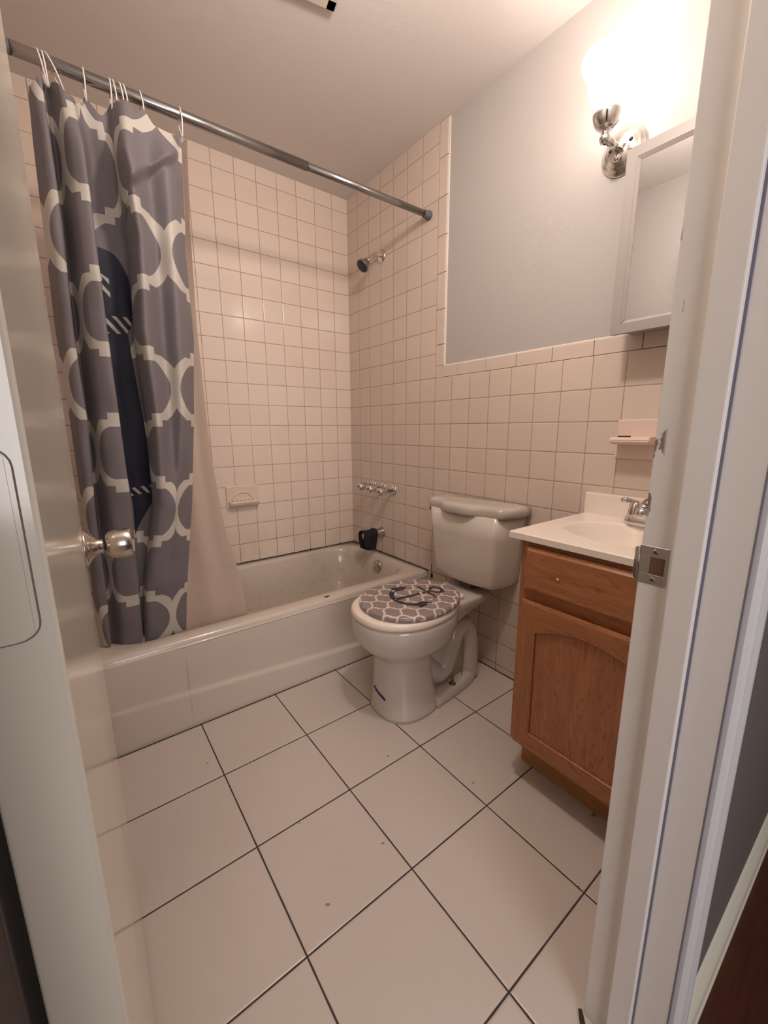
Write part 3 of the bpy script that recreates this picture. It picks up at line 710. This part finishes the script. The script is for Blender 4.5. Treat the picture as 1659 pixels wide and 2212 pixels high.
# tank
def tank_outline(ins, grow, depth, hw, n=40):
    P = []
    yc = TY
    # back edge straight near the wall, front edge bowed with soft S
    N_ = n
    for k in range(N_ + 1):
        t = k / N_; yy = hw - 2 * hw * t
        bow = depth * (.70 + .30 * (1 / (1 + math.exp(-(.42 - abs(t - .5)) * 26)) ))
        edge = 1 - (abs(2 * t - 1)) ** 7 * .55
        P.append((-bow * edge, yc + yy))
    Q_ = [(-.012, yc - hw * .985), (-.012, yc - hw * .5), (-.012, yc), (-.012, yc + hw * .5), (-.012, yc + hw * .985)]
    return P + Q_
bm = bmesh.new()
TL = [(.447, .145, .160), (.450, .162, .172), (.458, .172, .181), (.475, .178, .186), (.56, .184, .194), (.66, .190, .205), (.758, .196, .213)]
def tank_sec(z_, dep, hw, lid=False):
    P = []
    n = 72
    for k in range(n + 1):
        s = -math.cos(PI * k / n)   # +y to -y
        c = 1 / (1 + math.exp((abs(s) - .42) * 12))      # centre bulge
        d = dep * (.79 + .21 * c) if lid else dep * (.84 + .16 * (1 - s * s))
        ed = min(1, max(0, (abs(s) - .80) / .20)); d *= (1 - ed ** 2.2) ** .5 * .72 + .28
        P.append(Vector((-d, TY - s * hw, z_)))
    for s in (1, .5, 0, -.5, -1): P.append(Vector((-.010, TY - s * hw * .99, z_)))
    return P
loft(bm, [tank_sec(z_, dep, hw) for z_, dep, hw in TL])
rel(obj('tank', recalc(bm), M['china_tank'], smooth=True), toi)
bm = bmesh.new()
loft(bm, [tank_sec(z_, dep, hw, True) for z_, dep, hw in [(.756, .203, .217), (.757, .212, .226), (.763, .2155, .2300), (.782, .2155, .2300), (.791, .212, .2265), (.7965, .205, .219), (.799, .19, .204), (.7998, .15, .17)]])
rel(obj('tank_lid', recalc(bm), M['china'], smooth=True), toi)
bm = bmesh.new(); box(bm, (-.13, TY - .032, .412), (-.07, TY + .032, .449), .004); rel(obj('tank_gasket', bm, M['rubber'], toi), toi)
bm = bmesh.new(); lathe(bm, (-.125, TY + .222, .738), (-.3, 1, 0), [(0, .006), (.010, .007), (.011, .004)], 14); rel(obj('tank_screw', bm, Mat('copper_cap', (.35, .13, .09), .5, .3).m, smooth=True), toi)
# speck of wear on the lid corner
# ------------------------------------------------------------------ vanity
VY0, VY1, VX = -1.5823, -2.017, -.4290
van = empty('vanity_cabinet', (VX / 2, (VY0 + VY1) / 2, 0), label='honey oak vanity cabinet with an arched panel door under the sink', cat='vanity cabinet')
bm = bmesh.new(); box(bm, (VX + .020, VY0 - .0, .125), (-.002, VY0 - .016, .788)); box(bm, (VX + .020, VY1 + .016, .125), (-.002, VY1, .788)); box(bm, (VX + .02, VY1 + .016, .125), (-.002, VY0 - .016, .140)); box(bm, (-.353, VY1, 0), (-.337, VY0, .126)); box(bm, (-.34, VY0 - .016, 0), (-.002, VY0, .126)); box(bm, (-.34, VY1, 0), (-.002, VY1 + .016, .126))
rel(obj('body', bm, M['oak_v']), van)
bm = bmesh.new(); box(bm, (-.356, VY1 + .001, .001), (-.353, VY0, .126)); rel(obj('toe_board', bm, M['oak_toe']), van)
for a_, b_ in ((VY0 - .038, VY0), (VY1, VY1 + .038)): rel(obj('frame_stile', B((VX, a_, .1255), (VX + .0205, b_, .7885), .001), M['oak_v']), van)
for z0, z1 in ((.125, .150), (.606, .650), (.762, .7885)): rel(obj('frame_rail', B((VX + .0003, VY1 + .038, z0), (VX + .0203, VY0 - .038, z1)), M['oak_h']), van)
bm = bmesh.new(); box(bm, (VX + .021, VY1 + .02, .14), (VX + .023, VY0 - .02, .78)); rel(obj('inner_panel', bm, M['cavity']), van)
def framed_panel_bm(y0_, y1_, z0_, z1_, x_, th, edge):
    """slab with a routed, stepped edge"""
    bm = bmesh.new()
    L_ = [(0, 0), (0, th * .45), (-.0015, th * .5), (-.004, th * .55), (-.008, th * .8), (-.013, th)]
    loft(bm, [[Vector((x_ - h, yy, zz)) for yy, zz in ((y0_ + i_, z0_ - i_), (y1_ - i_, z0_ - i_), (y1_ - i_, z1_ + i_), (y0_ + i_, z1_ + i_))] for i_, h in [(-a * 1, b) for a, b in L_] for i_ in [-abs(i_)]])
    return recalc(bm)
def slab(y0_, y1_, z0_, z1_, x_, th, ins=.011):
    bm = bmesh.new()   # y0_ > y1_, z0_ < z1_
    L_ = [(0, 0), (0, th * .5), (.002, th * .56), (ins * .5, th * .70), (ins, th)]
    loft(bm, [[Vector((x_ - h, y0_ - i_, z0_ + i_)), Vector((x_ - h, y1_ + i_, z0_ + i_)), Vector((x_ - h, y1_ + i_, z1_ - i_)), Vector((x_ - h, y0_ - i_, z1_ - i_))] for i_, h in L_])
    return recalc(bm)
dr = rel(obj('drawer_front', slab(-1.603, -1.996, .642, .772, VX - .0005, .017, .010), M['oak_h']), van)
# door: arched frame + recessed panel
DY0, DY1, DZ0, DZ1 = -1.602, -1.997, .137, .614
door = rel(obj('door', B((VX - .0125, DY1 + .006, DZ0 + .006), (VX - .0006, DY0 - .006, DZ1 - .006)), M['oak_v']), van)
IY0, IY1, IZ0 = -1.650, -1.949, .188
def arch(y_):  # inner top edge
    t = (y_ - (IY0 + IY1) / 2) / ((IY0 - IY1) / 2)
    return .527 + .040 * (1 - min(1, abs(t)) ** 2.0)
xf = VX - .0125; th = .0075
for s in (0, 1):
    bm = bmesh.new()
    a, b = (DY0, IY0) if s == 0 else (IY1, DY1)
    L_ = [(0, 0), (0, .004), (.003, .0055), (.009, th)]
    loft(bm, [[Vector((xf - h, a - (i_ if s == 0 else -.0 + 0), DZ0 + i_)), Vector((xf - h, b + (i_ if s == 1 else 0), DZ0 + i_)), Vector((xf - h, b + (i_ if s == 1 else 0), DZ1 - i_)), Vector((xf - h, a - (i_ if s == 0 else 0), DZ1 - i_))] for i_, h in L_])
    obj('door_stile', recalc(bm), M['oak_v'], door)
bm = bmesh.new(); loft(bm, [[Vector((xf - h, IY0, DZ0 + i_)), Vector((xf - h, IY1, DZ0 + i_)), Vector((xf - h, IY1, IZ0)), Vector((xf - h, IY0, IZ0))] for i_, h in [(0, 0), (0, .004), (.003, .0055), (.009, th)]]); obj('door_rail', recalc(bm), M['oak_h'], door)
bm = bmesh.new(); n = 24; low = [(IY0 + (IY1 - IY0) * k / n) for k in range(n + 1)]
loft(bm, [[Vector((xf - h, q, arch(q))) for q in low] + [Vector((xf - h, IY1, DZ1 - i_)), Vector((xf - h, IY0, DZ1 - i_))] for i_, h in [(0, 0), (0, .004), (.003, .0055), (.009, th)]]); obj('door_rail', recalc(bm), M['oak_h'], door)
# bead around panel
bm = bmesh.new(); path = [(IY0 - .002, IZ0 + .002), (IY1 + .002, IZ0 + .002)] + [(q, arch(q) - .003) for q in reversed(low)]
path = [Vector((xf - .003, a, b)) for a, b in path]
tube(bm, [path[0], path[1]], .0045, 8); tube(bm, path[2:], .0045, 8); tube(bm, [path[1], path[2]], .0045, 8); tube(bm, [path[-1], path[0]], .0045, 8)
obj('panel_bead', bm, M['oak_v'], door)
for o_ in list(door.children): o_.matrix_parent_inverse = Matrix.Identity(4)
bm = bmesh.new(); lathe(bm, (VX - .017, -1.708, .704), (-1, 0, 0), [(0, .0035), (.0015, .003)], 10); o = obj('paint_speck', bm, M['white_plastic'], dr)

# countertop with integral basin and backsplash
CT0, CT1, CXF, CTZ = -1.548, -2.021, -.446, .8085
ctp = empty('sink_countertop', (CXF / 2, (CT0 + CT1) / 2, .79), label='cream one-piece sink top with oval basin resting on the oak vanity', cat='sink')
BC = Vector((-.222, -1.784)); BA, BB = .142, .180
bm = bmesh.new(); NB = 64; R_ = []
def outer(k):
    a = 2 * PI * k / NB; c, s = math.cos(a), math.sin(a)
    # project onto the rectangle
    hx0, hx1, hy = BC.x - CXF, -.001 - BC.x, 0
    tx = (hx1 / c) if c > 1e-6 else (hx0 / -c if c < -1e-6 else 1e9)
    ty = ((CT0 - BC.y) / s) if s > 1e-6 else ((BC.y - CT1) / -s if s < -1e-6 else 1e9)
    t = min(tx, ty); return Vector((BC.x + c * t, BC.y + s * t))
OUT = [outer(k) for k in range(NB)]
# snap the ring points closest to the corners
for cx_, cy_ in ((CXF, CT0), (CXF, CT1), (-.001, CT0), (-.001, CT1)):
    i_ = min(range(NB), key=lambda k: (OUT[k] - Vector((cx_, cy_))).length); OUT[i_] = Vector((cx_, cy_))
def inset(P, d): return [Vector((max(CXF + d, min(-.001, p.x)) if p.x < -.2 else p.x, max(CT1 + d, min(CT0 - d, p.y)))) for p in P]
rings = [[Vector((p.x, p.y, CTZ - .020)) for p in OUT], [Vector((p.x, p.y, CTZ - .003)) for p in OUT], [Vector((p.x, p.y, CTZ)) for p in inset(OUT, .003)]]
for f_, z_ in ((1.0, 0), (.985, -.0015), (.96, -.007), (.90, -.030), (.80, -.062), (.66, -.092), (.48, -.115), (.28, -.127), (.10, -.131)):
    rings.append([Vector((BC.x + BA * f_ * math.cos(2 * PI * k / NB), BC.y + BB * f_ * math.sin(2 * PI * k / NB), CTZ + z_)) for k in range(NB)])
loft(bm, rings, cap=False); bm.faces.new([bm.verts[:][-NB + k] for k in range(NB)] if False else list(bm.verts)[-NB:])
recalc(bm)
top = obj('basin_top', bm, M['counter']); top.data.polygons.foreach_set('use_smooth', [abs(p.normal.z) < .999 and p.center.z < CTZ - .0005 and p.area < .002 and abs(p.center.x - BC.x) < BA + .005 for p in top.data.polygons]); rel(top, ctp)
bm = bmesh.new(); box(bm, (-.020, CT1, CTZ - .004), (-.0005, CT0 + .0, .8815), .003); rel(obj('backsplash', bm, M['counter']), ctp)
bm = bmesh.new(); box(bm, (CXF + .004, CT1 + .002, CTZ - .0205), (-.005, CT0 - .004, CTZ - .019)); bm.free()
bm = bmesh.new(); lathe(bm, (BC.x, BC.y, CTZ - .1315), (0, 0, 1), [(0, .022), (.003, .021), (.004, .014)], 20); rel(obj('drain', bm, M['chrome'], smooth=True), ctp)
# faucet
fa = empty('sink_faucet', (-.070, -1.784, CTZ), label='chrome two-handle faucet on the cream sink top', cat='faucet')
bm = bmesh.new()
loft(bm, [[Vector((a, b, z_)) for a, b in srect(0, 0, .027 - i_, .078 - i_, .026 - i_, 8)] for z_, i_ in ((0, 0), (.010, 0), (.022, .003), (.027, .008))]); obj('base_plate', bm, M['chrome'], fa, True)
for s in (1, -1):
    bm = bmesh.new(); lathe(bm, (0, s * .051, .020), (0, 0, 1), [(0, .022), (.012, .020), (.014, .0195), (.018, .0195), (.040, .0165), (.050, .011), (.053, .004)], 24); h_ = obj('handle', bm, M['chrome'], fa, True)
    bm = bmesh.new(); tube(bm, catmull([(0, s * .050, .060), (-.012, s * .054, .070), (-.030, s * .062, .076), (-.046, s * .069, .077)], 5), [.007] * 10 + [.0075, .008, .0085, .009, .0095, .0085], 12); o = obj('lever', bm, M['chrome'], h_, True)
bm = bmesh.new(); lathe(bm, (.002, 0, .020), (0, 0, 1), [(0, .023), (.02, .020), (.04, .018)], 24)
tube(bm, catmull([(.002, 0, .040), (-.004, 0, .060), (-.030, 0, .074), (-.062, 0, .066), (-.085, 0, .052)], 6), [.019] * 8 + [.018] * 8 + [.017] * 5 + [.016] * 4, 20); obj('spout', bm, M['chrome'], fa, True)
bm = bmesh.new(); lathe(bm, (-.085, 0, .060), (0, 0, -1), [(-.006, .012), (0, .017), (.010, .0175), (.020, .0175), (.022, .013)], 24); obj('aerator', bm, M['chrome'], fa, True)

# ------------------------------------------------------------------ mirror cabinet
CX = -.115; MY0, MY1, MZ0, MZ1 = -1.6235, -1.992, 1.3745, 1.856
mc_ = empty('mirror_cabinet', (0, (MY0 + MY1) / 2, (MZ0 + MZ1) / 2), label='white framed mirrored medicine cabinet on the right wall by the lamp', cat='medicine cabinet')
bm = bmesh.new(); box(bm, (CX + .022, MY1 + .01, MZ0 + .012), (.006, MY0 - .014, MZ1 - .012), .001); rel(obj('cabinet_box', bm, M['cab_frame']), mc_)
dm = rel(obj('door', B((CX + .006, MY1 + .004, MZ0 + .004), (CX + .020, MY0 - .004, MZ1 - .004)), M['cab_frame']), mc_)
bm = bmesh.new(); FW = .027
def strip(p0, p1, p2, p3):  # mitred board: outer p0-p1, inner p3-p2
    pr = [(0, 0), (0, .006), (.0015, .008)]
    loft(bm, [[Vector((CX + .018, a, b)) for a, b in (p0, p1, p2, p3)], [Vector((CX, a, b)) for a, b in (p0, p1, p2, p3)]])
o4 = [(MY0, MZ0), (MY1, MZ0), (MY1, MZ1), (MY0, MZ1)]; i4 = [(MY0 - FW, MZ0 + FW), (MY1 + FW, MZ0 + FW), (MY1 + FW, MZ1 - FW), (MY0 - FW, MZ1 - FW)]
for k in range(4): strip(o4[k], o4[(k + 1) % 4], i4[(k + 1) % 4], i4[k])
obj('frame', recalc(bm), M['cab_frame'], dm)
bm = bmesh.new(); F2 = FW + .0095
j4 = [(MY0 - F2, MZ0 + F2), (MY1 + F2, MZ0 + F2), (MY1 + F2, MZ1 - F2), (MY0 - F2, MZ1 - F2)]
for k in range(4):
    a, b, c, d = i4[k], i4[(k + 1) % 4], j4[(k + 1) % 4], j4[k]
    bm.faces.new([bm.verts.new((CX + .0005, *a)), bm.verts.new((CX + .0005, *b)), bm.verts.new((CX + .0055, *c)), bm.verts.new((CX + .0055, *d))])
o = obj('inner_bevel', recalc(bm), M['cab_frame'], dm); s_ = o.modifiers.new('s', 'SOLIDIFY'); s_.thickness = .002
obj('mirror_glass', B((CX + .0045, MY1 + FW, MZ0 + FW), (CX + .0058, MY0 - FW, MZ1 - FW)), M['mirror'], dm)

# ------------------------------------------------------------------ wall sconce
SX, SY, SZ = 0.007, -1.556, 1.925
sc = empty('wall_sconce', (SX, SY, SZ), label='chrome wall sconce with lit white glass shade above the mirror cabinet', cat='wall lamp')
bm = bmesh.new(); lathe(bm, (0, 0, 0), (-1, 0, 0), [(0, .066), (.004, .066), (.008, .062), (.010, .057), (.014, .054), (.017, .048), (.020, .043), (.026, .036), (.030, .022), (.034, .014)], 48); obj('back_plate', bm, M['chrome'], sc, True)
for yy, zz in ((.028, .004), (-.028, .010)):
    bm = bmesh.new(); lathe(bm, (-.022, yy, zz), (-1, 0, 0), [(0, .006), (.006, .006), (.009, .003)], 12); obj('screw', bm, M['black'], sc, True)
bm = bmesh.new(); lathe(bm, (-.022, .004, -.026), (-1, 0, -.1), [(0, .010), (.018, .0105), (.022, .007)], 16); obj('switch_knob', bm, M['chrome'], sc, True)
bm = bmesh.new(); tube(bm, [(-.028, 0, -.004), (-.112, .0, -.009)], .0105, 18); obj('arm', bm, M['chrome'], sc, True)
bm = bmesh.new(); lathe(bm, (-.122, 0, -.024), (0, 0, 1), [(0, .004), (.004, .012), (.014, .0155), (.024, .012), (.028, .008), (.030, .011), (.034, .011), (.037, .018), (.044, .027), (.056, .034), (.068, .037), (.074, .038), (.074, .034)], 32, cap=False); obj('socket_cup', bm, M['chrome'], sc, True)
bm = bmesh.new()
sh_pr = [(.040, .030), (.055, .034), (.070, .0345), (.090, .046), (.110, .054), (.130, .056), (.146, .060), (.160, .067), (.174, .0755), (.184, .0775), (.190, .0750)]
lathe(bm, (-.122, 0, 0), (0, 0, 1), sh_pr, 40, cap=False)
mg = Mat('lit_shade_glass', (.95, .93, .9), .3); mg.b.inputs['Emission Color'].default_value = (1, .90, .82, 1); mg.b.inputs['Emission Strength'].default_value = SHADE_E
_t = mg.nt.nodes.new('ShaderNodeBsdfTransparent'); _m = mg.nt.nodes.new('ShaderNodeMixShader'); _m.inputs[0].default_value = .30
_t.inputs[0].default_value = (1, .97, .94, 1)
mg.nt.links.new(mg.b.outputs[0], _m.inputs[1]); mg.nt.links.new(_t.outputs[0], _m.inputs[2]); mg.nt.links.new(_m.outputs[0], mg.nt.nodes['Material Output'].inputs[0])
o = obj('glass_shade', bm, mg.m, sc, True)
bo.location = (SX - .122, SY, SZ + .118)
bm = bmesh.new(); lathe(bm, (-.122, 0, .03), (0, 0, 1), [(0, .012), (.016, .013), (.026, .017), (.038, .018), (.048, .012), (.052, .003)], 20)
mb = Mat('bulb_glow', (1, .9, .8), .4); mb.b.inputs['Emission Color'].default_value = (1, .85, .70, 1); mb.b.inputs['Emission Strength'].default_value = 30
obj('bulb', bm, mb.m, sc, True)

# ------------------------------------------------------------------ ceiling vent
ve = empty('ceiling_vent', (-.6205, -.9185, CZ), label='cream slatted vent cover on the ceiling at the top edge of the photo', cat='vent')
ve.rotation_euler = (0, 0, math.radians(-12.5))
bm = bmesh.new(); W_ = .26
for a, b in (((-W_, -.035), (0, 0)), ((-W_, -W_), (0, -W_ + .035)), ((-W_, -W_), (-W_ + .03, 0)), ((-.03, -W_), (0, 0))): box(bm, (a[0], a[1], -.016), (b[0], b[1], 0), .003)
obj('frame', bm, M['vent'], ve)
obj('backing', B((-W_ + .02, -W_ + .02, -.004), (-.02, -.02, -.001)), M['cavity'], ve)
for k in range(11):
    x_ = -.042 - k * .0185; bm = bmesh.new(); box(bm, (x_ - .0125, -W_ + .03, -.014), (x_, -.03, -.009)); o = obj('slat', bm, M['vent'], ve)

# ------------------------------------------------------------------ door (open against the left wall)
dr_ = empty('door_1', (-1.4985, -2.010, 0), kind='structure'); dr_.rotation_euler = (0, 0, math.radians(-1.12))
DT, DW, DH = .035, .70, 2.03
bm = bmesh.new(); box(bm, (0, 0, .010), (DT, DW, DH), .0025, 3); obj('door_slab', bm, M['door'], dr_)
for zc_ in (1.050, .25, 1.80):
    hgm = bmesh.new()
    A_ = srect(.0165, 0, .0155, .046, .009, 5)
    A_ = [(min(a, .030), b) for a, b in A_]
    prism(hgm, [(a - .004, zc_ + b) for a, b in A_], .0, -.0011, lambda a, b, h: (a, h, b))
    hg = obj('hinge_leaf', recalc(hgm), M['door'], dr_)
    gm = bmesh.new(); tube(gm, [(a - .004, -.0004, zc_ + b) for a, b in srect(.0165, 0, .0160, .0465, .009, 5)], .0004, 6, closed=True); obj('paint_gap', gm, Mat('dirty_gap', (.20, .17, .13), .8).m, hg)
kn = empty('door_knob', (DT, .635, .897)); kn.parent = dr_
bm = bmesh.new(); lathe(bm, (0, 0, 0), (1, 0, 0), [(0, .034), (.0025, .034), (.004, .033), (.010, .024), (.018, .014), (.026, .0125), (.030, .0125)], 36); obj('rose', bm, M['nickel'], kn, True)
bm = bmesh.new(); lathe(bm, (.029, 0, 0), (1, 0, 0), [(0, .009), (.004, .009)], 20); obj('neck', bm, M['black'], kn, True)
bm = bmesh.new(); lathe(bm, (.033, 0, 0), (1, 0, 0), [(0, .012), (.001, .018), (.006, .0235), (.014, .0265), (.028, .0275), (.036, .0265), (.040, .025), (.0405, .020)], 40); obj('grip', bm, M['nickel'], kn, True)
# strike plate on the right jamb
st = empty('strike_plate', (JR, -2.040, .9065), label='dull steel strike plate screwed to the right door jamb', cat='strike plate')
bm = bmesh.new()
def plate_box(a, b): box(bm, (-.0016, a[0], a[1]), (.0, b[0], b[1]), .0003, 1)
y_out, y_in = .016, -.0215
plate_box((y_in, .013), (y_out, .0285)); plate_box((y_in, -.0285), (y_out, -.013)); plate_box((.0015, -.013), (y_out, .013)); plate_box((y_in, -.013), (-.0175, .013))
obj('plate', bm, M['steel'], st)
bm = bmesh.new(); V = []
for k in range(8):
    a = k / 7; V.append([bm.verts.new((-.0016 + .010 * a ** 1.8, y_out - .001 + .0095 * a, s * (.0255 - .006 * a ** 2))) for s in (1, -1)])
for a, b in zip(V, V[1:]): bm.faces.new((a[0], a[1], b[1], b[0]))
o = obj('lip', bm, M['steel'], st, True); o.modifiers.new('s', 'SOLIDIFY').thickness = .0015
obj('bolt_pocket', B((-.0014, -.0175, -.013), (.0002, .0015, .013)), M['rawwood'], st)
for s in (1, -1):
    bm = bmesh.new(); lathe(bm, (-.0015, -.004, s * .0208), (-1, 0, 0), [(0, .0045), (.0006, .0042), (.0009, .003)], 16); sw = obj('screw', bm, M['steel'], st, True)
    bm = bmesh.new(); box(bm, (-.0027, -.0065, s * .0208 - .0006), (-.0022, -.0015, s * .0208 + .0006)); box(bm, (-.0027, -.0046, s * .0208 - .0025), (-.0022, -.0034, s * .0208 + .0025)); obj('cross_slot', bm, M['black'], sw)
